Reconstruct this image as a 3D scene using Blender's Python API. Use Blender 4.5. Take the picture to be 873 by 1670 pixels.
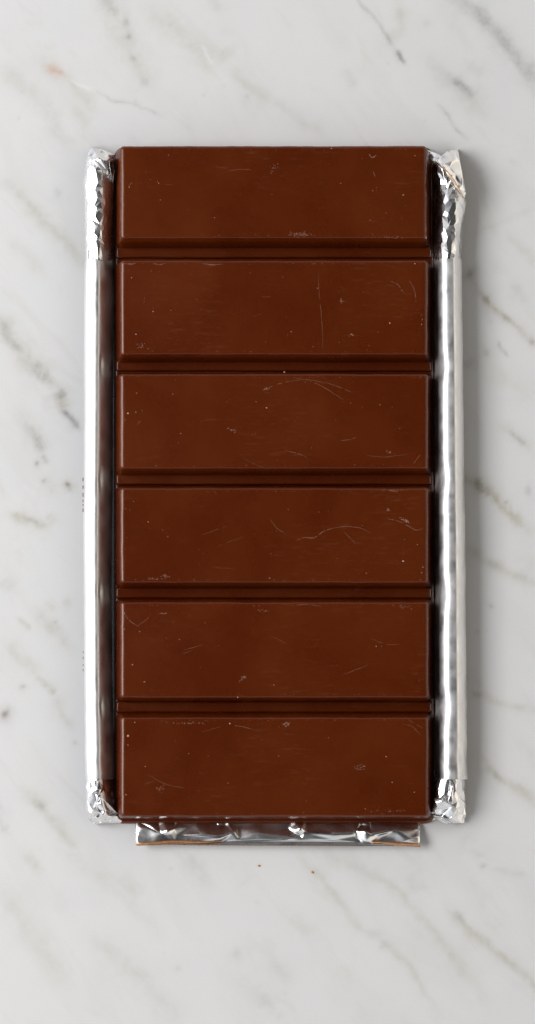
import bpy, bmesh, math, random
import numpy as np
from mathutils import Vector
from mathutils.geometry import delaunay_2d_cdt

for o in list(bpy.data.objects): bpy.data.objects.remove(o)
scene = bpy.context.scene
COL = scene.collection

# ---------------------------------------------------------------- camera
S = 0.00015                 # one photo pixel at the table top, in metres
CX, CY, H = 440.0, 1100.0, 2800.0     # foot point and height of the camera, in those pixels
def P(px, py, z):
    """point at height z (px units) that the camera sees at photo pixel (px,py)"""
    k = (H - z) / H
    return Vector(((CX + (px-CX)*k - 436.5)*S, (835 - (CY + (py-CY)*k))*S, z*S))

cd = bpy.data.cameras.new('camera'); cam = bpy.data.objects.new('camera', cd); COL.objects.link(cam)
cam.location = ((CX-436.5)*S, (835-CY)*S, H*S)
cd.sensor_fit = 'VERTICAL'; cd.sensor_height = 36; cd.lens = 36*H/1670
cd.shift_y = (CY-835)/1670; cd.shift_x = -(CX-436.5)/1670
cd.clip_start = 0.01; cd.clip_end = 20
scene.camera = cam

# ---------------------------------------------------------------- world and lamps
w = bpy.data.worlds.new("World"); scene.world = w; w.use_nodes = True
nt = w.node_tree; nt.nodes.clear()
out = nt.nodes.new('ShaderNodeOutputWorld'); bg = nt.nodes.new('ShaderNodeBackground')
tc = nt.nodes.new('ShaderNodeTexCoord'); sx = nt.nodes.new('ShaderNodeSeparateXYZ')
rmp = nt.nodes.new('ShaderNodeValToRGB')
mr = nt.nodes.new('ShaderNodeMapRange'); mr.inputs[1].default_value = -1; mr.inputs[2].default_value = 1
nt.links.new(tc.outputs['Generated'], sx.inputs[0]); nt.links.new(sx.outputs[0], mr.inputs[0])
nt.links.new(mr.outputs[0], rmp.inputs[0])
# a room lit from a window on the left: brighter walls there, warm fill added on the right
e = rmp.color_ramp.elements
e[0].position = 0.0; e[0].color = (.80, .83, .88, 1)
e[1].position = 1.0; e[1].color = (.80, .72, .62, 1)
m_ = e.new(.5); m_.color = (.40, .405, .415, 1)
# ceiling much dimmer than the walls
el_ = nt.nodes.new('ShaderNodeMapRange'); el_.interpolation_type = 'SMOOTHSTEP'
el_.inputs[1].default_value = .34; el_.inputs[2].default_value = .90
nt.links.new(sx.outputs[2], el_.inputs[0])
mx = nt.nodes.new('ShaderNodeMix'); mx.data_type = 'RGBA'; mx.inputs[7].default_value = (.018, .018, .019, 1)
nt.links.new(el_.outputs[0], mx.inputs[0]); nt.links.new(rmp.outputs[0], mx.inputs[6])
nt.links.new(mx.outputs[2], bg.inputs[0]); bg.inputs[1].default_value = 1.56
nt.links.new(bg.outputs[0], out.inputs[0])

def area(name, az, el, dist, sx_, sy_, power, col):
    l = bpy.data.lights.new(name, 'AREA'); l.shape = 'RECTANGLE'; l.size = sx_; l.size_y = sy_
    l.energy = power; l.color = col
    o = bpy.data.objects.new(name, l); COL.objects.link(o)
    a, b = math.radians(az), math.radians(el)
    d = Vector((math.cos(b)*math.cos(a), math.cos(b)*math.sin(a), math.sin(b)))
    o.location = d*dist
    o.rotation_euler = d.to_track_quat('Z', 'Y').to_euler()
    return o
area('window_light', 174, 41, 0.85, 0.62, 0.34, 6.3, (1, .99, 1.0))

scene.view_settings.view_transform = 'Standard'; scene.view_settings.look = 'None'
scene.view_settings.exposure = 0; scene.view_settings.gamma = 1
scene.render.engine = 'CYCLES'
scene.cycles.max_bounces = 10; scene.cycles.glossy_bounces = 6
scene.cycles.caustics_reflective = False

# ---------------------------------------------------------------- helpers
rng = np.random.default_rng(7)
random.seed(7)

def link(o, parent=None):
    COL.objects.link(o)
    if parent: o.parent = parent
    return o
def meshobj(name, verts, faces, mat, parent=None, smooth=True):
    me = bpy.data.meshes.new(name); me.from_pydata([tuple(v) for v in verts], [], faces)
    for m in (mat if isinstance(mat, (list, tuple)) else [mat]): me.materials.append(m)
    if smooth: me.polygons.foreach_set('use_smooth', [True]*len(me.polygons))
    me.update()
    return link(bpy.data.objects.new(name, me), parent)

def thing(name, label, cat, group=None):
    o = bpy.data.objects.new(name, None); COL.objects.link(o); o.empty_display_size = .01
    o['label'] = label; o['category'] = cat
    if group: o['group'] = group
    return o

def vnoise(x, y, seed):
    """smooth value noise, unit lattice"""
    r = np.random.default_rng(seed).random((256, 256))
    xi, yi = np.floor(x).astype(int), np.floor(y).astype(int)
    fx, fy = x-xi, y-yi
    fx = fx*fx*(3-2*fx); fy = fy*fy*(3-2*fy)
    g = lambda a, b: r[a % 256, b % 256]
    return (g(xi,yi)*(1-fx)+g(xi+1,yi)*fx)*(1-fy) + (g(xi,yi+1)*(1-fx)+g(xi+1,yi+1)*fx)*fy
def fbm(x, y, seed, n=4):
    s, a, t = 0, 1, 0
    for i in range(n):
        s = s + a*vnoise(x*2**i+17.3*i, y*2**i+5.1*i, seed+i); t += a; a *= .5
    return s/t

class NT:
    def __init__(s, name):
        s.m = bpy.data.materials.new(name); s.m.use_nodes = True; s.t = s.m.node_tree
        s.b = s.t.nodes['Principled BSDF']
    def n(s, typ, **kw):
        nd = s.t.nodes.new('ShaderNode'+typ)
        for k, v in kw.items():
            if k.startswith('i_'): nd.inputs[int(k[2:]) if k[2:].isdigit() else k[2:].replace('_', ' ')].default_value = v
            else: setattr(nd, k, v)
        return nd
    def l(s, a, b): s.t.links.new(a, b)
    def noise(s, vec, scale, detail=4, rough=.55, dist=0):
        n = s.n('TexNoise'); n.inputs['Scale'].default_value = scale; n.inputs['Detail'].default_value = detail
        n.inputs['Roughness'].default_value = rough; n.inputs['Distortion'].default_value = dist
        s.l(vec, n.inputs['Vector']); return n.outputs[0]
    def rng(s, v, a, b, c=0, d=1):
        m = s.n('MapRange'); m.inputs[1].default_value = a; m.inputs[2].default_value = b
        m.inputs[3].default_value = c; m.inputs[4].default_value = d; s.l(v, m.inputs[0]); return m.outputs[0]
    def mix(s, f, a, b):
        m = s.n('Mix', data_type='RGBA')
        if isinstance(f, float): m.inputs[0].default_value = f
        else: s.l(f, m.inputs[0])
        for sock, v in ((m.inputs[6], a), (m.inputs[7], b)):
            if isinstance(v, tuple): sock.default_value = v+(1,)
            else: s.l(v, sock)
        return m.outputs[2]
    def math(s, op, a, b=0.):
        m = s.n('Math', operation=op)
        for sock, v in ((m.inputs[0], a), (m.inputs[1], b)):
            if isinstance(v, (int, float)): sock.default_value = v
            else: s.l(v, sock)
        return m.outputs[0]
    def bump(s, h, strength, dist):
        b = s.n('Bump'); b.inputs['Strength'].default_value = strength; b.inputs['Distance'].default_value = dist
        s.l(h, b.inputs['Height']); s.l(b.outputs[0], s.b.inputs['Normal']); return b

# ---------------------------------------------------------------- materials
def mat_marble():
    k = NT('polished_marble'); co = k.n('TexCoord').outputs['Object']
    mp = k.n('Mapping'); k.l(co, mp.inputs[0])
    mp.inputs['Rotation'].default_value = (0, 0, math.radians(52)); 
    mp2 = k.n('Mapping'); k.l(mp.outputs[0], mp2.inputs[0]); mp2.inputs['Scale'].default_value = (1, 3.2, 1)
    base = (.797, .799, .793)
    streak = k.noise(mp2.outputs[0], 22, 5, .6, .6)
    c = k.mix(k.rng(streak, .50, .80, 0, .42), base, (.66, .65, .60))
    cloud = k.noise(co, 30, 4, .55, .3)
    c = k.mix(k.rng(cloud, .45, .75, 0, .35), c, (.68, .69, .70))
    warm = k.noise(mp2.outputs[0], 48, 4, .6, .8)
    c = k.mix(k.rng(warm, .58, .82, 0, .36), c, (.62, .585, .47))
    at = lambda nme: k.n('Attribute', attribute_name=nme).outputs['Fac']
    br = k.rng(k.noise(co, 900, 3, .6), .3, .7, .72, 1.15)
    c = k.mix(k.math('MINIMUM', k.math('MULTIPLY', at('tan'), br), 1.), c, (.42, .375, .25))
    c = k.mix(k.math('MINIMUM', k.math('MULTIPLY', at('grey'), br), 1.), c, (.17, .165, .155))
    c = k.mix(at('brown'), c, (.17, .10, .055))
    c = k.mix(at('orange'), c, (.62, .30, .16))
    c = k.mix(at('white'), c, (.93, .93, .93))
    gr = k.noise(co, 2600, 2, .6)
    c = k.mix(k.rng(gr, .35, .7, 0, .15), c, (.62, .62, .62))
    k.l(c, k.b.inputs['Base Color'])
    k.l(k.rng(cloud, .3, .7, .30, .42), k.b.inputs['Roughness'])
    k.b.inputs['Specular IOR Level'].default_value = .35
    k.bump(gr, .04, .00005)
    return k.m

def mat_chocolate():
    k = NT('milk_chocolate'); co = k.n('TexCoord').outputs['Object']
    big = k.noise(co, 45, 4, .55, .4)
    c = k.mix(k.rng(big, .38, .64), (.088, .0116, .0002), (.106, .0160, .0005))
    mp = k.n('Mapping'); k.l(co, mp.inputs[0]); mp.inputs['Scale'].default_value = (.16, 1, 1)
    drag = k.noise(mp.outputs[0], 1500, 3, .65)
    area_ = k.rng(k.noise(co, 60, 2), .48, .68)
    c = k.mix(k.math('MULTIPLY', k.rng(drag, .55, .8, 0, .22), area_), c, (.26, .115, .06))
    fine = k.noise(co, 5200, 2, .5)
    c = k.mix(k.rng(fine, .68, .80, 0, .2), c, (.34, .19, .12))
    k.l(c, k.b.inputs['Base Color'])
    k.l(k.rng(big, .3, .7, .25, .31), k.b.inputs['Roughness'])
    k.b.inputs['Specular IOR Level'].default_value = .55; k.b.inputs['Specular Tint'].default_value = (1, .86, .78, 1)
    k.b.inputs['Subsurface Weight'].default_value = .15; k.b.inputs['Subsurface Radius'].default_value = (1, .25, .08); k.b.inputs['Subsurface Scale'].default_value = .0006
    h = k.math('ADD', k.math('MULTIPLY', k.noise(co, 160, 3), 1.), k.math('MULTIPLY', fine, .05))
    k.bump(h, .18, .0004)
    return k.m

def mat_scuff():
    k = NT('chocolate_bloom')
    f = k.n('Attribute', attribute_name='strength').outputs['Fac']
    k.l(k.mix(f, (.13, .038, .014), (.62, .44, .36)), k.b.inputs['Base Color'])
    k.b.inputs['Roughness'].default_value = .6; k.b.inputs['Specular IOR Level'].default_value = .2
    return k.m

def mat_foil(name, rough, col, grain=0.0, fscale=3000):
    k = NT(name); co = k.n('TexCoord').outputs['Object']
    n = k.noise(co, fscale, 3, .6); b = k.noise(co, 260, 3, .5)
    k.b.inputs['Metallic'].default_value = 1
    k.l(k.mix(k.rng(b, .3, .7), col, tuple(x*.93 for x in col)), k.b.inputs['Base Color'])
    k.l(k.rng(b, .3, .7, rough*.8, rough*1.25), k.b.inputs['Roughness'])
    h = k.math('ADD', k.math('MULTIPLY', b, .5), k.math('MULTIPLY', n, grain))
    k.bump(h, .25, .0003)
    return k.m
M_MARBLE, M_CHOC, M_SCUFF = mat_marble(), mat_chocolate(), mat_scuff()
M_FOIL = mat_foil('bare_aluminium_foil', .27, (.90, .90, .90), .02)
M_SLEEVE = mat_foil('satin_foil_sleeve', .48, (.86, .86, .86), .10)
def flatmat(name, col, rough=.5, metal=0.):
    k = NT(name); co = k.n('TexCoord').outputs['Object']
    k.l(k.mix(k.rng(k.noise(co, 1500, 3), .35, .65), col, tuple(min(1, c*1.35) for c in col)), k.b.inputs['Base Color'])
    k.b.inputs['Roughness'].default_value = rough; k.b.inputs['Metallic'].default_value = metal
    return k.m
M_COPPER = flatmat('copper_printed_outside', (.48, .25, .125), .38, .7)
M_GOLD = flatmat('pale_gold_edge', (.66, .50, .36), .35, .7)
M_INK = flatmat('dark_red_ink', (.14, .02, .018), .5)
M_SLOT = flatmat('dark_crease', (.05, .05, .045), .5, .5)
M_CRUMB = flatmat('orange_crumb', (.50, .22, .05), .6)

# ---------------------------------------------------------------- marble countertop
def build_marble():
    dx = np.arange(-60, 936, 2.6); dy = np.arange(-60, 1733, 2.6)
    xs = np.concatenate([[-4600, -3000, -1800, -1000, -500, -220], dx, [1100, 1400, 1900, 2700, 3900, 5500]])
    ys = np.concatenate([[-4200, -3000, -1800, -1000, -500, -220], dy, [1900, 2200, 2700, 3500, 4700, 6000]])
    X, Y = np.meshgrid(xs, ys); X = X.astype(float); Y = Y.astype(float)
    wx = X + 9*(fbm(X/26, Y/26, 3)-.5) + 16*(fbm(X/80, Y/80, 11)-.5)
    wy = Y + 9*(fbm(X/26, Y/26, 31)-.5) + 16*(fbm(X/80, Y/80, 41)-.5)
    ch = {n: np.zeros_like(X) for n in ('tan', 'grey', 'brown', 'orange', 'white')}
    def poly(c, pts, wd, st, brk=.5, warp=1.):
        pts = [tuple(map(float, p)) for p in pts]
        x0 = min(p[0] for p in pts)-wd*5-25; x1 = max(p[0] for p in pts)+wd*5+25
        y0 = min(p[1] for p in pts)-wd*5-25; y1 = max(p[1] for p in pts)+wd*5+25
        i0, i1 = np.searchsorted(xs, [x0, x1]); j0, j1 = np.searchsorted(ys, [y0, y1])
        sl = (slice(j0, j1), slice(i0, i1))
        ax = (X+(wx-X)*warp)[sl]; ay = (Y+(wy-Y)*warp)[sl]
        best = np.full(ax.shape, 1e9); tt = np.zeros(ax.shape)
        n = max(1, len(pts)-1)
        for i in range(n):
            a = pts[i]; b = pts[i+1] if len(pts) > 1 else (a[0]+.01, a[1])
            ux, uy = b[0]-a[0], b[1]-a[1]; L = ux*ux+uy*uy
            t = np.clip(((ax-a[0])*ux+(ay-a[1])*uy)/L, 0, 1)
            d = np.hypot(ax-a[0]-t*ux, ay-a[1]-t*uy)
            # softer towards the lower left of the vein
            q = d < best; best = np.where(q, d, best); tt = np.where(q, (i+t)/n, tt)
        taper = .35+.65*np.clip(np.minimum(tt, 1-tt)*6, 0, 1) if len(pts) > 1 else 1
        wloc = wd*1.5*(.5+1.0*fbm(ax/22, ay/22, 71))
        v = .88*st*taper*(np.exp(-(best/wloc)**2)*.75 + .25*np.exp(-(best/(wloc*2.6))**2))
        v *= 1-brk+brk*2*np.clip(fbm(ax/13, ay/17, 91)-.2, 0, 1)
        ch[c][sl] = np.maximum(ch[c][sl], v)
    G, T, B = 'grey', 'tan', 'brown'
    V = [
     (G, [(735,-20),(775,20),(805,48),(832,75),(855,105),(885,145)], 8, .50), (G, [(795,38),(812,52),(822,66)], 3, .40),
     (G, [(578,-8),(603,22),(625,45),(646,75)], 2.2, .42), (G, [(646,78),(654,92),(661,102)], 3.0, .75),
     (T, [(650,12),(656,45),(640,60)], 8, .38), (G, [(736,124),(757,140),(772,160)], 4, .62), (T, [(690,85),(750,150),(800,190)], 10, .25),
     (G, [(716,172),(740,198),(766,222)], 1.6, .36), (G, [(700,36)], 4, .22), (T, [(765,105),(790,125)], 6, .25),
     (G, [(165,-5),(178,10),(190,25)], 5, .32), (G, [(205,35)], 3.5, .45), (G, [(209,62)], 2.6, .55),
     (T, [(160,-20),(205,60),(222,105),(245,150)], 13, .30), (G, [(214,93),(221,101)], 3, .40), (G, [(232,128),(240,138)], 5, .22),
     ('orange', [(76,108),(90,114),(103,123)], 2.6, .75), (T, [(60,95),(100,122),(130,150),(160,180)], 7, .32),
     (G, [(158,148),(190,163),(240,180),(262,190)], 1.5, .30), ('white', [(112,128),(150,147)], 1.6, .6),
     (T, [(240,10),(290,55),(330,85),(368,100)], 12, .34), (T, [(360,85),(375,100)], 9, .35), ('white', [(330,80),(350,106)], 1.4, .7),
     (T, [(380,112),(410,138),(440,170)], 7, .32), (G, [(403,155)], 2.8, .5), (T, [(437,160),(480,190),(530,225)], 6, .28),
     (T, [(350,-10),(358,20)], 7, .28), (T, [(0,105),(60,160),(110,240)], 9, .28), (T, [(75,165),(95,215),(125,242)], 6, .25),
     (T, [(85,210),(112,240)], 3.5, .34), (T, [(120,170),(150,205)], 8, .22), (T, [(560,110),(575,145)], 5, .22),
     (T, [(0,295),(50,335),(95,380),(140,432)], 7, .44), (T, [(20,395),(75,445)], 5, .26), (G, [(90,305),(100,318)], 4, .26),
     (T, [(-8,515),(14,552),(45,590),(70,610),(92,632)], 6.5, .55), (G, [(-5,520),(16,556),(34,575)], 3.5, .32), (G, [(50,592),(62,612),(80,620)], 6, .36),
     (G, [(96,636),(103,650)], 4.5, .55), (T, [(98,640),(104,668)], 5, .7), (G, [(104,671),(116,679),(124,690),(133,698)], 2.6, .95),
     (T, [(28,670),(48,700),(70,738)], 7, .30), (G, [(48,702),(66,724),(72,742)], 4, .42), (G, [(74,745),(82,757)], 1.8, .42),
     (B, [(65,758)], 1.6, .6), (B, [(109,786),(115,793)], 2.2, .85), (T, [(104,782),(122,800)], 5, .45), (G, [(76,787)], 1.6, .55), (T, [(70,790),(95,803)], 8, .28),
     (T, [(15,842),(45,850),(82,863)], 4.5, .62), (B, [(38,849),(62,854)], 1.8, .28), (T, [(75,840),(88,850),(75,870)], 5, .30),
     (T, [(5,945),(22,962)], 6, .34), (T, [(72,980),(88,995)], 5, .32), (T, [(100,982),(112,980)], 4, .34), (T, [(58,992),(74,1010),(90,1030),(116,1055)], 7, .38),
     (T, [(28,1008),(50,1022)], 3.5, .5), (T, [(10,1045),(35,1075),(60,1100)], 6, .36), (T, [(58,1100),(78,1118),(90,1132)], 4, .58), (T, [(88,1130),(100,1160),(120,1185)], 6, .30),
     (G, [(38,1118)], 2, .65), (B, [(9,1166)], 3.4, .85), (G, [(9,1166)], 9, .18), (B, [(123,1209)], 1.8, .4),
     (T, [(40,1290),(70,1318),(95,1345),(122,1388)], 6, .46), (G, [(60,1310),(75,1322)], 3.5, .28), (G, [(-5,1330),(10,1352)], 4, .28),
     (T, [(38,1392),(62,1418)], 5, .32), (T, [(90,1385),(140,1410),(190,1450),(260,1520)], 8, .20), (T, [(0,1450),(60,1530),(110,1600)], 9, .24),
     (T, [(190,1430),(230,1460)], 10, .22), (G, [(300,1395),(325,1418),(345,1450)], 8, .20), (G, [(385,1555)], 4, .26), (G, [(290,1578)], 4, .22), (T, [(150,1530),(240,1600),(290,1670)], 10, .24),
     (T, [(530,1395),(592,1423),(637,1440),(660,1462),(687,1495),(737,1555),(790,1630)], 5, .34), (T, [(622,1433),(645,1443)], 3.5, .36),
     (T, [(490,1400),(527,1445),(572,1495),(632,1540),(665,1575),(720,1660)], 4, .36), (G, [(625,1533),(637,1545)], 4, .20),
     (T, [(730,1483),(762,1515),(807,1555),(862,1597),(900,1640)], 4.5, .55), (G, [(740,1490),(752,1500)], 4, .22),
     (G, [(789,1414)], 3, .50), (T, [(800,1420),(860,1430)], 3, .28), (T, [(470,1490),(510,1525)], 9, .2), (T, [(440,1560),(470,1600)], 6, .26),
     (B, [(763,444),(768,455)], 3.6, .62), (G, [(765,450)], 8, .30), (B, [(786,492),(797,498)], 3, .42), (T, [(780,480),(800,500),(828,524),(873,556)], 3.2, .65),
     (B, [(822,520),(832,528)], 3, .40), (B, [(864,551),(873,555)], 3, .50), (G, [(810,561),(816,569),(828,583)], 1.5, .55), (G, [(801,527)], 3, .2),
     (B, [(786,575),(793,584)], 3.6, .45), (G, [(757,592),(770,600)], 4, .22), (G, [(834,706),(848,720),(858,730)], 2.6, .40), (T, [(820,690),(870,740)], 6, .3), (G, [(866,790),(864,808)], 4, .30),
     (T, [(752,778),(775,790),(800,810),(835,840),(860,860)], 5.5, .75), (G, [(770,788),(798,808)], 4, .35), (B, [(826,821)], 1.2, .5),
     (T, [(752,880),(790,915),(830,930),(880,948)], 5, .42), (G, [(795,915),(815,925)], 4, .22), (B, [(802,986)], 1.8, .4),
     (G, [(770,1128),(782,1135)], 4, .42), (T, [(770,1125),(810,1145),(873,1157)], 4, .35),
     (T, [(785,1235),(812,1266),(850,1290),(880,1318)], 4.5, .48), (G, [(805,1260),(815,1268)], 3, .25), (T, [(820,380),(880,430)], 5, .26), (T, [(835,470),(860,500)], 4, .2),
     (G, [(770,380),(873,340)], 3, .10), (G, [(833,262),(842,268)], 4, .16), (T, [(790,610),(873,640)], 8, .16)]
    for v in V: poly(*v)
    # many faint diagonal wisps between the main veins
    r = random.Random(5)
    for i in range(85):
        x, y = r.uniform(-60, 930), r.uniform(-60, 1730); L = r.uniform(15, 90); a = math.radians(r.uniform(38, 60))
        pts = [(x, y), (x+L*.5*math.cos(a), y+L*.5*math.sin(a)), (x+L*math.cos(a+.15), y+L*math.sin(a+.15))]
        poly(r.choice([T, T, T, G]), pts, r.uniform(3, 10), r.uniform(.05, .16), .8)
    for i in range(40):
        poly(r.choice([B, G]), [(r.uniform(0, 873), r.uniform(0, 1670))], r.uniform(.8, 1.5), r.uniform(.1, .35))
    nx, ny = len(xs), len(ys)
    co = np.zeros((ny*nx+8, 3)); co[:nx*ny, 0] = ((X-436.5)*S).ravel(); co[:nx*ny, 1] = ((835-Y)*S).ravel()
    idx = np.arange(nx*ny).reshape(ny, nx)
    q = np.stack([idx[1:, :-1], idx[1:, 1:], idx[:-1, 1:], idx[:-1, :-1]], -1).reshape(-1, 4)
    me = bpy.data.meshes.new('countertop')
    # slab sides and underside
    c0 = nx*ny; a, b = ((xs[0]-436.5)*S, (xs[-1]-436.5)*S), ((835-ys[-1])*S, (835-ys[0])*S)
    cs = [(a[0], b[0]), (a[1], b[0]), (a[1], b[1]), (a[0], b[1])]
    for i, (u, v) in enumerate(cs):
        co[c0+i] = (u, v, -.0001); co[c0+4+i] = (u, v, -.02)
    q = np.concatenate([q, [[c0+i, c0+4+i, c0+4+(i+1) % 4, c0+(i+1) % 4] for i in range(4)], [[c0+7, c0+6, c0+5, c0+4]]])
    me.vertices.add(len(co)); me.vertices.foreach_set('co', co.ravel())
    me.loops.add(len(q)*4); me.loops.foreach_set('vertex_index', q.ravel().astype(np.int32))
    me.polygons.add(len(q)); me.polygons.foreach_set('loop_start', (np.arange(len(q))*4).astype(np.int32))
    me.update(calc_edges=True)
    for n, v in ch.items():
        at = me.attributes.new(n, 'FLOAT', 'POINT')
        at.data.foreach_set('value', np.concatenate([np.clip(v, 0, 1).ravel(), np.zeros(8)]).astype(np.float32))
    me.materials.append(M_MARBLE)
    o = link(bpy.data.objects.new('countertop', me)); o['kind'] = 'structure'
build_marble()

# ---------------------------------------------------------------- chocolate bar
def loft(name, rings, mat, parent, n=8, cap_bottom=True):
    """rings: (x0,x1,y0,y1,radius,z) in photo pixels; the last one is closed flat"""
    vs, fs = [], []; sd = rng.integers(1, 9999); last = len(rings)-1
    for q, (x0, x1, y0, y1, r, z) in enumerate(rings):
        loop = []
        for (cx, cy, a0) in ((x1-r, y1-r, 0), (x0+r, y1-r, 90), (x0+r, y0+r, 180), (x1-r, y0+r, 270)):
            loop.append([(cx+r*math.cos(math.radians(a0+90*i/n)), cy+r*math.sin(math.radians(a0+90*i/n))) for i in range(n+1)])
        ring = []
        for c in range(4):
            ring += loop[c]; a, b = loop[c][-1], loop[(c+1) % 4][0]
            k = 56 if c in (0, 2) else 16
            ring += [(a[0]+(b[0]-a[0])*t/k, a[1]+(b[1]-a[1])*t/k) for t in range(1, k)]
        A = np.array(ring)
        wv = lambda s_, f_: vnoise(A[:, 0]/f_, A[:, 1]/f_, int(sd)+s_)-.5
        am = 0 if q == last else 1
        A2 = A + am*np.stack([wv(1, 14)*.9+wv(2, 60)*.9, wv(3, 14)*.9+wv(4, 60)*.9], 1)*.75
        dz = am*wv(5, 18)*.35*(1 if q > 1 else 0)
        for (x, y), d in zip(A2, dz): vs.append(P(x, y, z+d))
    m = len(ring)
    for k in range(len(rings)-1):
        for i in range(m):
            j = (i+1) % m
            fs.append((k*m+i, (k+1)*m+i, (k+1)*m+j, k*m+j))
    fs.append(tuple(range((len(rings)-1)*m+m-1, (len(rings)-1)*m-1, -1)))
    if cap_bottom: fs.append(tuple(range(m)))
    o = meshobj(name, vs, fs, mat, parent)
    return o

bar = thing('chocolate_bar', 'unwrapped milk chocolate bar of six wide glossy segments lying face up on its foil', 'chocolate bar')
ZB, ZS, ZT = 3, 11, 50
def bevelled(x0, x1, y0, y1, r, zt, b, wall, by):
    """rings of a moulded block: wall rings (outset,z) then a rounded shoulder of radius b"""
    R = []
    for (ox, oy0, oy1, z) in wall: R.append((x0-ox, x1+ox, y0-oy0, y1+oy1, r+max(ox, 2)*.8, z))
    for i in range(7):
        t = math.radians(78*(1-i/6)+0)    # 78 deg .. 0
        ins = b*(1-math.sin(t)); dz = by*(1-math.cos(t)); iy = ins*by/b
        R.append((x0+ins, x1-ins, y0+iy, y1-iy, max(r-ins*.5, 1.2), zt-dz))
    R.append((x0+b+1, x1-b-1, y0+by+1, y1-by-1, max(r-b*.5, 1.2), zt))
    return R
# the slab under the segments
loft('base_slab', [(186.5, 708.5, 242.5, 1343, 15, ZB), (186.2, 708.8, 241.8, 1343.4, 15.4, 5), (187.3, 707.6, 240.6, 1342.4, 15, 8),
                   (188.4, 706.4, 240, 1341, 14.5, 9.6), (189.6, 705, 240.6, 1340, 14, 10.6), (192, 702.5, 242, 1338, 12, ZS), (195, 699, 246, 1334, 10, ZS)], M_CHOC, bar)
rows = [(238.2, 389.5), (424.5, 579), (609.5, 765), (795.5, 951), (981.5, 1138.5), (1169.5, 1332)]
xl = [(196.5, 695.5), (196.3, 697.2), (195.8, 697.6), (196, 697.8), (196.6, 698.5), (197, 698.2)]
pieces = []
for i, ((y0, y1), (x0, x1)) in enumerate(zip(rows, xl)):
    # outset of the wall foot, so that real draft is even though the camera stands over the lower half
    def foot(yy, sign, z, off):       # pixel row of a point `off` px outside edge yy, at height z
        real = CY+(yy-CY)*(H-ZT)/H + sign*off
        return CY+(real-CY)*H/(H-z)
    wall = []
    for z, off in ((ZS-.5, 8.2), (ZS+1.5, 7.2), (ZS+4, 6.4), (22, 5.2), (34, 3.0), (44, 1.2)):
        wall.append((off*.95, y0-foot(y0, -1, z, off), foot(y1, 1, z, off)-y1, z))
    pieces.append(loft('chocolate_segment', bevelled(x0, x1, y0, y1, 5.5, ZT, 7.6, wall, 4.6), M_CHOC, bar))
for i in range(5):
    yc = (rows[i][1]+rows[i+1][0])/2
    g = [412, 596.5, 781.5, 967, 1153][i]
    R = [(188.6, 704.8, g-10, g+10, 4, ZS-1), (188.8, 704.4, g-9.3, g+9.3, 4, ZS+2)]
    for k in range(6):
        t = math.radians(80*(1-k/5)); ins = 3.4*(1-math.sin(t)); dz = 3.4*(1-math.cos(t))
        R.append((189.2+ins, 703.6-ins, g-8.8+ins, g+8.8-ins, max(4-ins*.5, 1.2), ZS+6-dz))
    R.append((194, 699, g-4.5, g+4.5, 1.2, ZS+6))
    loft('groove_ridge', R, M_CHOC, bar)

# scratches, crumbs and bloom spots on the segments
class Marks:
    def __init__(s): s.v, s.f, s.a = [], [], []
    def scratch(s, pts, wd, st, r, seg=6):
        # smooth polyline -> low raised burr of broken dashes
        P2 = []
        for i in range(len(pts)-1):
            for k in range(seg):
                t = k/seg; P2.append((pts[i][0]+(pts[i+1][0]-pts[i][0])*t, pts[i][1]+(pts[i+1][1]-pts[i][1])*t))
        P2.append(pts[-1])
        for it in range(3):
            P2 = [P2[0]]+[((P2[i-1][0]+2*P2[i][0]+P2[i+1][0])/4, (P2[i-1][1]+2*P2[i][1]+P2[i+1][1])/4) for i in range(1, len(P2)-1)]+[P2[-1]]
        P2 = [(x+r.uniform(-.35, .35), y+r.uniform(-.35, .35)) for x, y in P2]
        b = len(s.v); n = len(P2)
        for i, (x, y) in enumerate(P2):
            j, k = max(i-1, 0), min(i+1, n-1)
            dx, dy = P2[k][0]-P2[j][0], P2[k][1]-P2[j][1]; L = math.hypot(dx, dy) or 1
            u = i/(n-1); ww = wd*.5*(math.sin(math.pi*min(max(u, .04), .96))**.4)*r.uniform(.5, 1.2)
            q = (-dy/L*ww, dx/L*ww)
            s.v += [P(x+q[0], y+q[1], ZT+.02), P(x, y, ZT+.22), P(x-q[0], y-q[1], ZT+.02)]
            stt = st*r.uniform(.35, 1.1); stt *= .46; s.a += [stt*.2, stt, stt*.2]
            if i and r.random() > .08:
                a = b+3*(i-1)
                s.f += [(a, a+1, a+4, a+3), (a+1, a+2, a+5, a+4)]
    def speck(s, x, y, rad, st, r, h=.5):
        b = len(s.v); k = 7; a0 = r.uniform(0, 6); el = r.uniform(.6, 1)
        for i in range(k):
            a = a0+i*2*math.pi/k; q = rad*r.uniform(.7, 1.1)
            s.v.append(P(x+q*math.cos(a), y+q*el*math.sin(a), ZT+.02)); s.a.append(st*.6)
        s.v.append(P(x, y, ZT+rad*h)); s.a.append(st)
        s.f += [(b+(i+1) % k, b+i, b+k) for i in range(k)]
    def smear(s, x, y, wx, wy, n, st, r, ang=0):
        for i in range(n):
            u, v = r.gauss(0, .45)*wx, r.gauss(0, .45)*wy; c, d = math.cos(ang), math.sin(ang)
            s.speck(x+u*c-v*d, y+u*d+v*c, r.uniform(.4, 1.3), st*r.uniform(.3, 1), r, .15)
    def build(s, parent):
        o = meshobj('scuff_marks', s.v, s.f, M_SCUFF, parent)
        a = o.data.attributes.new('strength', 'FLOAT', 'POINT'); a.data.foreach_set('value', np.array(s.a, np.float32))
        o['kind'] = 'stuff'; return o
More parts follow.
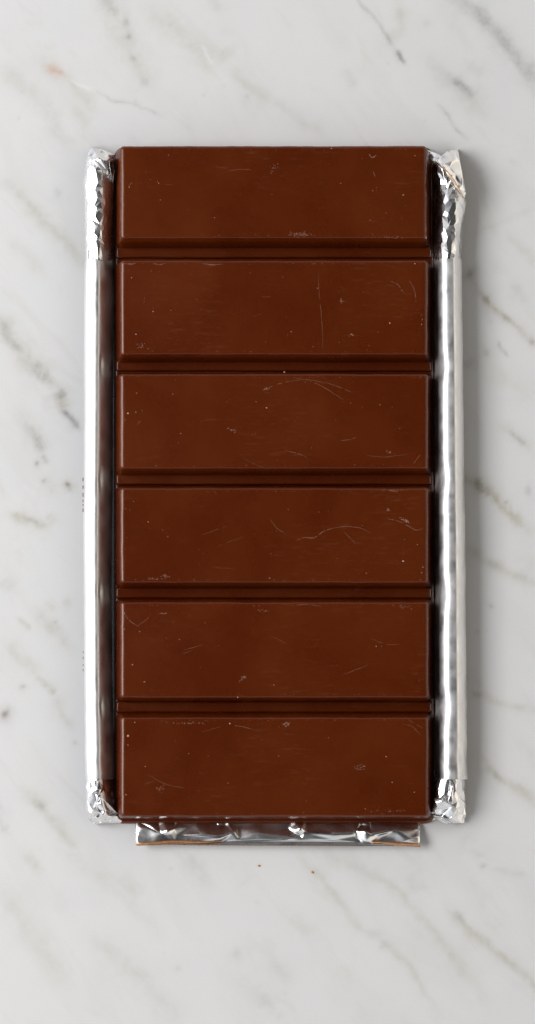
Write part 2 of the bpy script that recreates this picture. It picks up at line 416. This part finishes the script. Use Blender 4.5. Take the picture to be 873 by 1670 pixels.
D = [
 dict(sc=[([(602,251),(607,258),(614,253)],2.2,.5),([(609,280),(612,288)],2,.35),([(372,279),(390,276),(410,277)],1.2,.3),([(210,303),(216,297)],1.2,.4)],
      sp=[(211,305,1.4,.5),(259,299,1.1,.5),(257,296,.9,.4),(541,242,1.2,.8),(556,299,1.1,.6),(608,311,1,.5),(658,318,1.4,.8),(677,254,1.2,.6),(350,355,1,.5),(262,326,1,.4),(604,359,.9,.5),(275,253,.9,.5)],
      sm=[(446,273,6,8,14,.38,.9),(490,382,20,5,60,.34,0),(640,387,24,2,25,.3,0)]),
 dict(sc=[([(519,448),(521,480),(526,530),(527,572)],1.0,.16),([(636,458),(650,464),(661,480)],1.4,.3),([(668,458),(677,474),(679,492)],1.4,.34),([(330,430),(345,432),(360,431)],2.2,.4),([(236,484),(235,494)],1.2,.4),
          ([(202,430),(215,431),(222,429)],2,.5),([(250,430),(262,432),(270,429)],1.8,.4)],
      sp=[(215,453,1.2,.5),(222,545,1.5,.9),(250,508,1.4,.45),(279,506,1.1,.4),(636,527,1.6,.7),(475,541,1.2,.6),(518,470,1,.5),(677,430,1.3,.7),(688,514,1,.5),(689,521,.9,.5),(688,529,1.2,.6),(655,474,.8,.4)],
      sm=[(557,491,3.5,5,14,.42,0),(573,546,6,3,12,.36,0),(232,564,14,7,14,.35,0)]),
 dict(sc=[([(428,637),(448,628),(474,621),(500,619)],1.4,.24),([(478,616),(505,620),(530,632),(560,652)],1.3,.22),([(500,618),(540,626),(575,640)],1.2,.26),([(556,719),(570,717),(582,713)],1.6,.3),([(470,736),(486,739),(502,747)],1.4,.28),
          ([(597,742),(625,746),(665,741)],1.1,.2),([(674,757),(686,741)],1.2,.3),([(224,693),(229,686)],1.4,.35)],
      sp=[(209,674,1.7,.95),(222,672,1.3,.6),(204,685,1.1,.5),(435,665,1.7,.9),(464,606.8,1.5,.9),(295,707,1.2,.5),(223,641,1.1,.5),(282,643,1,.5),(620,660,1,.5),(418,655,1.1,.4)],
      sm=[(380,702,7,4,20,.4,.3),(436,634,8,4,16,.34,0),(636,738,8,3,12,.3,.3)]),
 dict(sc=[([(484,881),(498,876),(512,878),(528,866),(546,861)],2.0,.42),([(546,861),(566,858),(590,861),(606,870)],1.3,.3),([(632,846),(652,850),(680,866),(690,862)],1.4,.34),([(440,846),(452,862),(468,872)],1.2,.25),([(560,866),(580,886)],1.1,.25),([(330,872),(370,858)],1,.18)],
      sp=[(218,818,1.2,.6),(658,915,2.0,1.),(242,851,1.3,.4),(274,875,1.1,.4),(690,925,1.3,.5),(688,934,1.2,.6),(681,888,1,.5),(205,830,1,.4),(440,943,1.2,.5),(598,935,1.1,.5),(660,880,1,.4)],
      sm=[(661,849,9,3.4,30,.55,.5),(634,832,5,3,10,.35,.6),(270,940,5,3,20,.5,.4),(250,944,16,2,16,.35,0),(640,800,22,2,26,.3,0)]),
 dict(sc=[([(203,1001),(212,1013),(228,1023)],1.3,.42),([(222,1022),(238,1012),(246,1002)],1,.2),([(606,1042),(632,1052),(655,1050)],1.1,.2),([(476,988),(500,985),(524,989)],1.3,.25),([(300,1060),(330,1052)],1,.18),([(560,1100),(600,1085)],1,.16)],
      sp=[(203,1000,1.6,.5),(203,1026,1.1,.5),(216,1084,1.5,.5),(228,1030,1,.5),(236,1112,1.8,.42),(202,1108,1,.6),(271,1000,1.1,.5),(293,1043,1,.4),(388,1137,1.4,.8),(447,1117,1.2,.6),(614,1054,1.3,.5)],
      sm=[(397,1106,10,3,22,.35,-.7),(430,996,12,3,14,.25,0),(660,990,14,4,16,.25,0),(268,1001,16,2,8,.3,0)]),
 dict(sc=[([(592,1246),(584,1249),(576,1252),(590,1255)],1.5,.34),([(380,1183),(396,1185),(410,1189)],1.4,.32),([(655,1180),(672,1184),(686,1198)],1.2,.25),([(660,1170),(690,1188)],1,.25),([(240,1262),(270,1280),(330,1290)],1,.14)],
      sp=[(209,1200,2.0,.9),(209,1215,1.1,.5),(220,1178,1.4,.6),(375,1180,1.6,.95),(237,1250,1.2,.6),(206,1296,1.2,.8),(308,1229,1,.5),(455,1233,1,.5),(372,1277,1,.5),(630,1234,1.2,.6),(640,1276,1.3,.5),(676,1292,1.2,.6),(536,1203,.9,.5),(596,1319,1.1,.5)],
      sm=[(467,1181,8,4,30,.38,-.5),(586,1252,11,5,24,.3,0),(263,1286,7,4,16,.24,0),(310,1179,40,2,30,.22,0),(640,1322,26,3,20,.25,0)]),
]
rr = random.Random(3)
for i, pc in enumerate(pieces):
    mk = Marks(); d = D[i]
    for pts, wd, st in d['sc']: mk.scratch(pts, wd, st, rr)
    for x, y, r_, st in d['sp']: mk.speck(x, y, r_, st, rr)
    for x, y, wx_, wy_, n, st, an in d['sm']: mk.smear(x, y, wx_, wy_, n, st, rr, an)
    (y0, y1), (x0, x1) = rows[i], xl[i]
    for k in range(30):
        mk.speck(rr.uniform(x0+7, x1-7), rr.uniform(y0+7, y1-7), rr.uniform(.35, .8), rr.uniform(.15, .6), rr)
    for k in range(45):      # dust gathers along the shoulders
        mk.speck(rr.uniform(x0+7, x1-7), rr.choice([y0+5.5, y1-5.5])+rr.gauss(0, .7), rr.uniform(.3, .8), rr.uniform(.15, .5), rr, .2)
    for k in range(2):
        x, y = rr.uniform(x0+30, x1-60), rr.uniform(y0+15, y1-15); L = rr.uniform(12, 45); a = rr.gauss(0, .35)
        mk.scratch([(x, y), (x+L*.5, y+L*.5*a+rr.uniform(-2, 2)), (x+L, y+L*a)], .9, rr.uniform(.04, .12), rr)
    mk.build(pc)

# ---------------------------------------------------------------- foil wrapper
wrap = thing('foil_wrapper', 'opened silver foil wrapper rolled along both sides beneath the chocolate bar', 'foil wrapper')

def folds(u, v, seed, n=8, f0=.012, f1=.07):
    """crumpled-paper relief: triangle waves in random directions, each living in its own patch"""
    r = np.random.default_rng(seed); h = np.zeros_like(u)
    for i in range(n):
        a = r.uniform(0, math.pi); f = r.uniform(f0, f1); ph = r.uniform(0, 1)
        p = (u*math.cos(a)+v*math.sin(a))*f + ph + .25*vnoise(u/30+i, v/30, seed*13+i)
        tri = np.abs((p % 1)-.5)*2
        h += tri*(.02/f)*np.clip(vnoise(u/28+7*i, v/28, seed*7+i)*1.6-.4, 0, 1)
    return h

def catmull(pts, n):
    pts = np.array(pts, float); m = len(pts)
    d = np.concatenate([[0], np.cumsum(np.hypot(*np.diff(pts, axis=0).T))]); t = np.linspace(0, d[-1], n)
    # smooth by heavy resample + blur
    dense = np.stack([np.interp(np.linspace(0, d[-1], 400), d, pts[:, k]) for k in range(2)], 1)
    k = np.ones(25)/25
    pad = np.pad(dense, ((12, 12), (0, 0)), mode='edge')
    sm = np.stack([np.convolve(pad[:, j], k, 'valid') for j in range(2)], 1); sm[0] = dense[0]; sm[-1] = dense[-1]
    q = np.linspace(0, 399, n)
    return np.stack([np.interp(q, np.arange(400), sm[:, j]) for j in range(2)], 1)

def solid(o, th, outer=None):
    m = o.modifiers.new('thickness', 'SOLIDIFY'); m.thickness = th*S; m.offset = -1
    if outer: m.material_offset = 1; m.material_offset_rim = 1
    return o

def roll(name, prof, ys, inner, outer, height, crump, seed, mats, inset=0., dents=(), dent_t=(.3, .1), flip=False, nt_=64, wob=0., label=None, flat=False):
    """a rolled foil edge swept down the photo. prof: (u,z) with u 0 = inner edge, 1 = outer edge, z 0..1;
       inner/outer/height/crump: lists of (y,value)"""
    pr = catmull(prof, nt_)
    ys = np.array(ys, float); Y, T = np.meshgrid(ys, np.arange(nt_), indexing='ij')
    U = pr[:, 0][None, :].repeat(len(ys), 0); Z = pr[:, 1][None, :].repeat(len(ys), 0)
    ip = lambda L: np.interp(ys, [a for a, b in L], [b for a, b in L])[:, None]
    I, O, Hh, C = ip(inner), ip(outer), ip(height), ip(crump)
    X = I+(O-I)*U; Zz = 3+(Hh-3)*Z
    # outward normals in the cross-section
    du = np.gradient(X, axis=1); dz = np.gradient(Zz, axis=1); L = np.hypot(du, dz)+1e-6
    sgn = -1 if flip else 1
    nx, nz = -dz/L*sgn, du/L*sgn
    arc = np.cumsum(L, axis=1)
    rel = C*(folds(arc*1.0, Y, seed)-.45) + wob*(fbm(arc/30, Y/55, seed+5)-.5) - inset
    for yd, amp, sg in dents:
        rel = rel + amp*np.exp(-((Y-yd)/sg)**2)*np.exp(-((T/nt_-dent_t[0])/dent_t[1])**2)
    X = X+nx*rel; Zz = np.maximum(Zz+nz*rel, .8)
    Yj = Y + np.minimum(C, 8)*.35*(fbm(arc/12, Y/12, seed+9)-.5)
    vs = [P(a, b, c) for a, b, c in zip(X.ravel(), Yj.ravel(), Zz.ravel())]
    n = len(ys); fs = []
    for j in range(n-1):
        for i in range(nt_-1):
            q = (j*nt_+i, j*nt_+i+1, (j+1)*nt_+i+1, (j+1)*nt_+i)
            fs.append(q if flip else q[::-1])
    if flat:      # crisp irregular facets between a random choice of the sheet's points
        r = random.Random(seed); ny_ = len(ys); keep = []
        for a in range(ny_):
            for b in range(nt_):
                edge = a in (0, ny_-1) or b in (0, nt_-1)
                if (edge and (a+b) % 3 == 0) or (a in (0, ny_-1) and b in (0, nt_-1)) or r.random() < flat: keep.append(a*nt_+b)
        ar, yy = arc.ravel(), Y.ravel()
        ax_ = np.broadcast_to(np.arange(nt_)*1.9, arc.shape).ravel()
        _, _, f2, ov, _, _ = delaunay_2d_cdt([Vector((ax_[q], yy[q])) for q in keep], [], [], 0, 1e-4, True)
        vs = [vs[keep[q[0]]] for q in ov]
        fs = [tuple(q) if flip else tuple(q)[::-1] for q in f2]
    o = meshobj(name, vs, fs, mats, wrap, smooth=not flat)
    if label: o['label'] = label
    return o

M2 = [M_FOIL, M_COPPER]; MS = [M_SLEEVE, M_COPPER]
# u,z profiles
PL = [(-.26, 0), (-.16, .14), (-.06, .30), (.02, .45), (.12, .63), (.24, .82), (.34, .95), (.41, .995), (.50, 1.), (.60, .98), (.76, .91), (.89, .845), (.97, .70), (1., .5), (1., .0)]
PR = [(-.20, 0), (-.13, .16), (-.05, .36), (0, .56), (.02, .66), (.07, .78), (.15, .88), (.24, .95), (.33, .985), (.43, 1.), (.66, 1.), (.71, .95), (.84, .76), (.94, .56), (1., .33), (1., 0)]
R1 = np.arange(422, 839.5, 3.0); R2 = np.arange(836, 1273.6, 3.0)
dl = [(y, 2.0, 15) for y in (596, 781, 967, 1152)]
# left, satin sleeve in two overlapping lengths
roll('side_roll', PL, R1, [(422, 178), (600, 175.5), (838, 174)], [(422, 137), (838, 136)], [(422, 42), (838, 42)], [(422, 1.6), (445, .7), (520, .15), (838, .05)], 21, MS, inset=-.5, dents=dl, dent_t=(.36, .05), flip=False, wob=1.0)
roll('side_roll', PL, R2, [(836, 173.5), (960, 173), (1100, 174), (1273, 178.5)], [(836, 136), (1273, 138.5)], [(836, 42), (1273, 42)], [(836, .05), (1180, .12), (1255, .8), (1273, 1.5)], 22, MS, dents=dl, dent_t=(.36, .05), flip=False, wob=1.0)
# right
dr = [(y, 2.6, 24) for y in (596, 781, 967, 1152)]
roll('side_roll', PR, R1, [(422, 714), (838, 716)], [(422, 754), (600, 756), (838, 758.5)], [(422, 50), (838, 50)], [(422, 1.0), (450, .5), (530, .15), (838, .05)], 23, MS, inset=-.5, dents=dr, dent_t=(.34, .13), flip=True, wob=1.1)
roll('side_roll', PR, R2, [(836, 717), (1100, 717), (1273, 717)], [(836, 758.5), (1100, 761), (1255, 762.5), (1273, 763.5)], [(836, 50), (1273, 48)], [(836, .05), (1180, .12), (1250, .8), (1273, 1.4)], 24, MS, dents=dr, dent_t=(.34, .13), flip=True, wob=1.1)
# crumpled ends of the inner foil
f = lambda a, b: np.linspace(a, b, int((b-a)/1.5))
roll('crumpled_end', PL, f(240, 424), [(240, 152), (246, 166), (254, 180), (280, 183), (424, 179)], [(240, 146), (250, 141.5), (262, 139.5), (296, 135.5), (312, 136.5), (330, 137.5), (424, 138.5)],
     [(240, 22), (250, 36), (270, 41), (424, 41)], [(240, 5), (262, 2.2), (285, .9), (310, .25), (400, .2), (424, .3)], 31, M2, flip=False, wob=1.4, nt_=60, flat=.06)
roll('crumpled_end', PR, f(243, 424), [(243, 742), (250, 724), (262, 713), (424, 713.5)], [(243, 749), (262, 750.5), (280, 753), (300, 757.5), (325, 761), (345, 760), (380, 757), (424, 752.5)],
     [(243, 26), (252, 42), (300, 47), (424, 48)], [(243, 4), (300, 2.6), (360, 2.2), (400, .9), (424, .4)], 37, M2, flip=True, wob=1.4, nt_=60, flat=.06)
roll('crumpled_end', PL, f(1270, 1343), [(1270, 177), (1290, 180), (1318, 184), (1334, 186), (1343, 172)], [(1270, 140), (1300, 138.5), (1325, 141), (1337, 144), (1343, 150)],
     [(1270, 41), (1300, 39), (1325, 36), (1343, 12)], [(1270, 1), (1300, 4), (1325, 8), (1343, 6)], 33, M2, flip=False, wob=1.4, nt_=60, flat=.06)
roll('crumpled_end', PR, f(1270, 1342), [(1270, 714), (1295, 708), (1325, 704), (1333, 712), (1342, 738)], [(1270, 759.5), (1300, 760), (1322, 761), (1335, 759), (1342, 757)],
     [(1270, 46), (1300, 42), (1325, 34), (1342, 12)], [(1270, .8), (1300, 2.2), (1325, 6), (1342, 5)], 41, M2, flip=True, wob=1.4, nt_=60, flat=.06)

def facets(name, pts, edges, mats, seed=0, jitter=0., extra=0, bb=None, hull=None, crease=.55, label=None, th=.5, sub=2):
    """crumpled sheet from control points (px,py,z), triangulated, then softly subdivided"""
    r = random.Random(seed)
    pts = [(x, y, z+r.uniform(-jitter, jitter)) for x, y, z in pts]
    base = list(pts)
    def inside(x, y):
        c = False; n = len(hull)
        for i in range(n):
            (x1, y1), (x2, y2) = base[hull[i]][:2], base[hull[(i+1) % n]][:2]
            if (y1 > y) != (y2 > y) and x < (x2-x1)*(y-y1)/(y2-y1)+x1: c = not c
        return c
    if extra:
        xs_ = [base[i][0] for i in hull]; ys_ = [base[i][1] for i in hull]; k = 0
        while k < extra:
            x, y = r.uniform(min(xs_), max(xs_)), r.uniform(min(ys_), max(ys_))
            if not inside(x, y): continue
            ws = [1/((x-a)**2+(y-b)**2+4) for a, b, c in base]
            z = sum(w_*p[2] for w_, p in zip(ws, base))/sum(ws)+r.uniform(-jitter, jitter)
            pts.append((x, y, z)); k += 1
    es = [(hull[i], hull[(i+1) % len(hull)]) for i in range(len(hull))]+list(edges)
    v2, e2, f2, ov, oe, of = delaunay_2d_cdt([Vector((a, -b)) for a, b, c in pts], es, [list(hull)], 1, 1e-4, True)
    zs = []
    for i, v in enumerate(v2):
        zs.append(pts[ov[i][0]][2] if ov[i] else 10)
    vs = [P(v.x, -v.y, z) for v, z in zip(v2, zs)]
    fs = [tuple(q) for q in f2]
    # face normals up
    ff = []
    for q in fs:
        a, b, c = [vs[i] for i in q[:3]]
        ff.append(q if (b-a).cross(c-a).z > 0 else q[::-1])
    o = meshobj(name, vs, ff, mats, wrap)
    me = o.data; at = me.attributes.new('crease_edge', 'FLOAT', 'EDGE'); at.data.foreach_set('value', [r.uniform(crease*.6, min(1, crease*1.4)) for _ in me.edges])
    if sub:
        m = o.modifiers.new('soften', 'SUBSURF'); m.levels = sub; m.render_levels = sub; m.boundary_smooth = 'PRESERVE_CORNERS'
    solid(o, th, outer=(len(hull) > 14 or name == 'fold_edge'))
    if label: o['label'] = label
    return o

# sheet under the bar
hullb = [(176, 262, 1.2), (192, 246, 1.2), (704, 246, 1.2), (722, 262, 1.2), (722, 1330, 1.2), (700, 1343, 1.6), (205, 1343, 1.6), (176, 1330, 1.2)]
facets('under_sheet', hullb, [], M2, 1, .3, 40, hull=list(range(8)), crease=.5, th=.3, sub=1)

# bottom flap
top = [(221,1338,3),(256,1338,3),(284,1338,3),(318,1338,3),(351,1338,3),(369,1338,3),(420,1338,3),(478,1338,3),(498,1338,3),(545,1338,3),(588,1338,3),(604,1338,3),(645,1338,3),(685,1338,3)]
bot = [(685.5,1352,11),(685,1366,20),(685.5,1380,16),(650,1378,17),(607,1375,16),(590,1374.5,15),(545,1370,18),(494,1368,16),(484,1367,16),(430,1368.5,21),(390,1370,17),(362,1373.5,13),(325,1374,16),(285,1373.5,15),(250,1375,18),(221.5,1377.5,19),(221,1360,13)]
inn = [(262,1359.5,20),(274,1356,22),(285,1352,17),(284,1344,12),(290,1363,15),(244,1351,14),(310,1350,10),(330,1362,19),(356,1346,7),(361,1366,22),(366,1346,8),(382,1357,20),(388,1350,10),(420,1358,19),(450,1354,13),
       (470,1350,9),(484,1356,22),(491,1352,24),(497,1358,18),(489,1363,15),(520,1356,13),(545,1361,22),(575,1360,20),(581,1365,14),(596,1356,27),(608,1362,25),(597,1371,24),(588,1347,8),(602,1347,12),
       (625,1362,19),(645,1354,22),(665,1349,14),(640,1368,17),(665,1370,22)]
sc_ = lambda L: [(a, b, 3+(c-3)*.8) for a, b, c in L]
pts = top+sc_(bot)+[(a, b, max(4, 14+(c-14)*1.45)) for a, b, c in sc_(inn)]; nT, nB = len(top), len(bot)
k0 = nT+nB
ed = [(0, k0), (k0, k0+1), (k0+1, k0+2), (k0+4, k0+9), (k0+8, k0+9), (k0+10, k0+9), (k0+9, k0+11), (k0+24, k0+25), (k0+25, k0+26), (k0+26, k0+23), (k0+23, k0+24), (k0+25, k0+30), (k0+30, nT), (k0+16, k0+17), (k0+17, k0+18), (k0+18, k0+19), (k0+18, k0+21), (k0+13, k0+19)]
facets('end_flap', pts, ed, M2, 4, 1.4, 16, hull=list(range(nT+nB)), crease=.62, label='creased foil flap with copper outer edge sticking out below the bar', th=.9)
# copper outside folded up along the lower edge of the flap
facets('folded_hem', [(221.5,1376,19.6),(250,1372.5,19),(285,1370.5,16.5),(325,1372.5,17),(362,1372,14.2),(362,1374.4,12),(325,1375.4,14),(285,1375.2,13),(250,1377,16),(221.5,1379.4,17)], [], [M_COPPER, M_COPPER], 2, .3, 0, hull=list(range(10)), crease=.8, th=.5, sub=1)
facets('folded_hem', [(607,1373.4,18),(650,1374.4,19.5),(685.5,1376.5,18.5),(685.5,1381.2,14.6),(650,1379.6,15),(607,1376,14)], [], [M_COPPER, M_COPPER], 2, .3, 0, hull=list(range(6)), crease=.8, th=.5, sub=1)

# corner folds
facets('corner_fold', [(712,263,46),(722,252,44),(731,244,36),(747,242.5,30),(750,262,40),(754,282,46),(760.5,314,40),(757,326,44),(748,305,53),(736,287,56),(722,272,55),
                       (738,262,48),(744,284,50),(752,300,50),(733,272,50)], [(10,14),(14,12),(12,13),(9,10),(8,9),(4,11),(11,2)], M2, 3, 1.2, 16, hull=list(range(11)), crease=.75, label='crumpled corner with a diagonal gold edged fold', th=.8)
facets('fold_edge', [(712.5,262,50),(722,270.5,57.6),(736,285.5,58),(748,304,55.5),(758,323,46),(757.5,326,46),(747.3,306.3,55.4),(735.2,287.6,58),(721.4,272.6,57.5)], [], [M_GOLD, M_GOLD], 3, .5, 0, hull=list(range(9)), crease=.9, th=.6, sub=1)
facets('corner_fold', [(714,268,44),(722,276,50),(726,298,49),(717,290,42),(713,280,36)], [], M2, 5, 1.5, 3, hull=list(range(5)), crease=.7, th=.6)
facets('corner_fold', [(694,243,16),(703,246,14),(714,250,24),(722,256,38),(716,264,42),(705,263,28),(699,258,16)], [], M2, 6, 1.5, 5, hull=list(range(7)), crease=.6, th=.6)
facets('corner_fold', [(176,250,40),(170,244,36),(154,241,40),(147,240,34),(143,252,44),(152,262,52),(162,258,54),(175,262,50),(186,258,26),(190,253,16)], [], M2, 8, 2.0, 12, hull=list(range(10)), crease=.75, th=.6)
facets('corner_fold', [(158,262,50),(166,260,54),(178,282,46),(176,286,45),(160,268,51)], [], M2, 9, 1.5, 3, hull=list(range(5)), crease=.8, th=.6)
facets('corner_fold', [(178,262,38),(187,258,20),(187,276,18),(184,300,16),(181,282,32)], [], M2, 10, 2, 5, hull=list(range(5)), crease=.8, th=.6)
# bottom left pinch
facets('corner_fold', [(150,1322,42),(158,1310,46),(166,1300,47),(164,1312,48),(172,1322,42),(186,1322,20),(196,1332,12),(206,1342,6),(192,1340,10),(182,1337,16),(172,1343,12),(160,1343,14),(148,1341,14),(152,1332,34),
                       (168,1330,40),(160,1334,34),(176,1330,30),(165,1322,36)], [(3,17),(17,14),(14,16)], M2, 11, 4.5, 26, hull=list(range(14)), crease=.85, th=.6)
facets('corner_fold', [(155,1294,42),(162,1300,44),(166,1296,43),(163,1310,42),(157,1306,42)], [], M2, 12, 1.5, 3, hull=list(range(5)), crease=.8, th=.6)
# bottom right lens fold
facets('corner_fold', [(702,1328,12),(708,1300,34),(712,1310,42),(724,1306,46),(738,1315,46),(748,1320,42),(744,1330,36),(734,1336,34),(722,1333,30),(712,1330,22)], [(0,4)], M2, 13, 3.0, 14, hull=list(range(10)), crease=.8, th=.7)
facets('corner_fold', [(702,1329,10),(714,1331.5,20),(730,1338,26),(738,1341,24),(733,1344.5,14),(720,1340,12),(708,1334,8)], [], M2, 14, 1.5, 4, hull=list(range(7)), crease=.8, th=.9)
facets('corner_fold', [(734,1273,49),(740,1280,52),(736,1292,50),(740,1312,47),(730,1308,46),(731,1290,44)], [], M2, 15, 2.0, 5, hull=list(range(6)), crease=.85, th=.6)
facets('corner_fold', [(682,1333,10),(694,1330,14),(702,1328,12),(700,1333,8),(690,1340,5),(683,1342,4)], [], M2, 16, 1.0, 3, hull=list(range(6)), crease=.7, th=.6)

# print wrapped over the outer edge of the left roll, and the little slits at the sleeve ends
def mark(name, x, y, wx_, wy_, z0, z1, mat):
    vs = [P(x, y, z0), P(x+wx_, y, z1), P(x+wx_, y+wy_, z1), P(x, y+wy_, z0)]
    n_ = Vector((-1, 0, .4))*0.3*S
    vs += [v+n_ for v in vs]
    o = meshobj(name, vs, [(0,1,2,3),(7,6,5,4),(0,4,5,1),(1,5,6,2),(2,6,7,3),(3,7,4,0)], mat, wrap, smooth=False)
    return o
for y, hh in ((779, 6), (792, 5), (804, 6), (815, 4), (822, 3), (829, 6)): mark('printed_mark', 135.2, y, 1.2, hh, 17, 22, M_INK)
for y, hh in ((1062, 3), (1071, 4), (1083, 3), (1091, 4)): mark('printed_mark', 135.6, y, .8, hh, 17, 21, M_INK)
mark('printed_mark', 140.6, 265, 2.2, 3, 22, 26, M_INK)
mark('slit', 144.5, 408, 1.4, 14, 44, 46, M_SLOT)
mark('slit', 148, 1274, 1.6, 11, 45, 47, M_SLOT)

# ---------------------------------------------------------------- crumbs on the stone
def crumb(x, y, r_, label):
    bm = bmesh.new(); bmesh.ops.create_icosphere(bm, subdivisions=2, radius=r_*S)
    for v in bm.verts: v.co *= random.uniform(.75, 1.15); v.co.z *= .7
    me = bpy.data.meshes.new('crumb'); bm.to_mesh(me); bm.free(); me.materials.append(M_CRUMB)
    o = link(bpy.data.objects.new('crumb', me)); o.location = P(x, y, r_*.6)
    o['label'] = label; o['category'] = 'crumb'; o['group'] = 'orange crumbs on the marble'
crumb(422.5, 1412, 1.9, 'tiny orange crumb on marble below the flap, the left of two')
crumb(509.5, 1422.5, 1.9, 'tiny orange crumb on marble below the flap, the right of two')
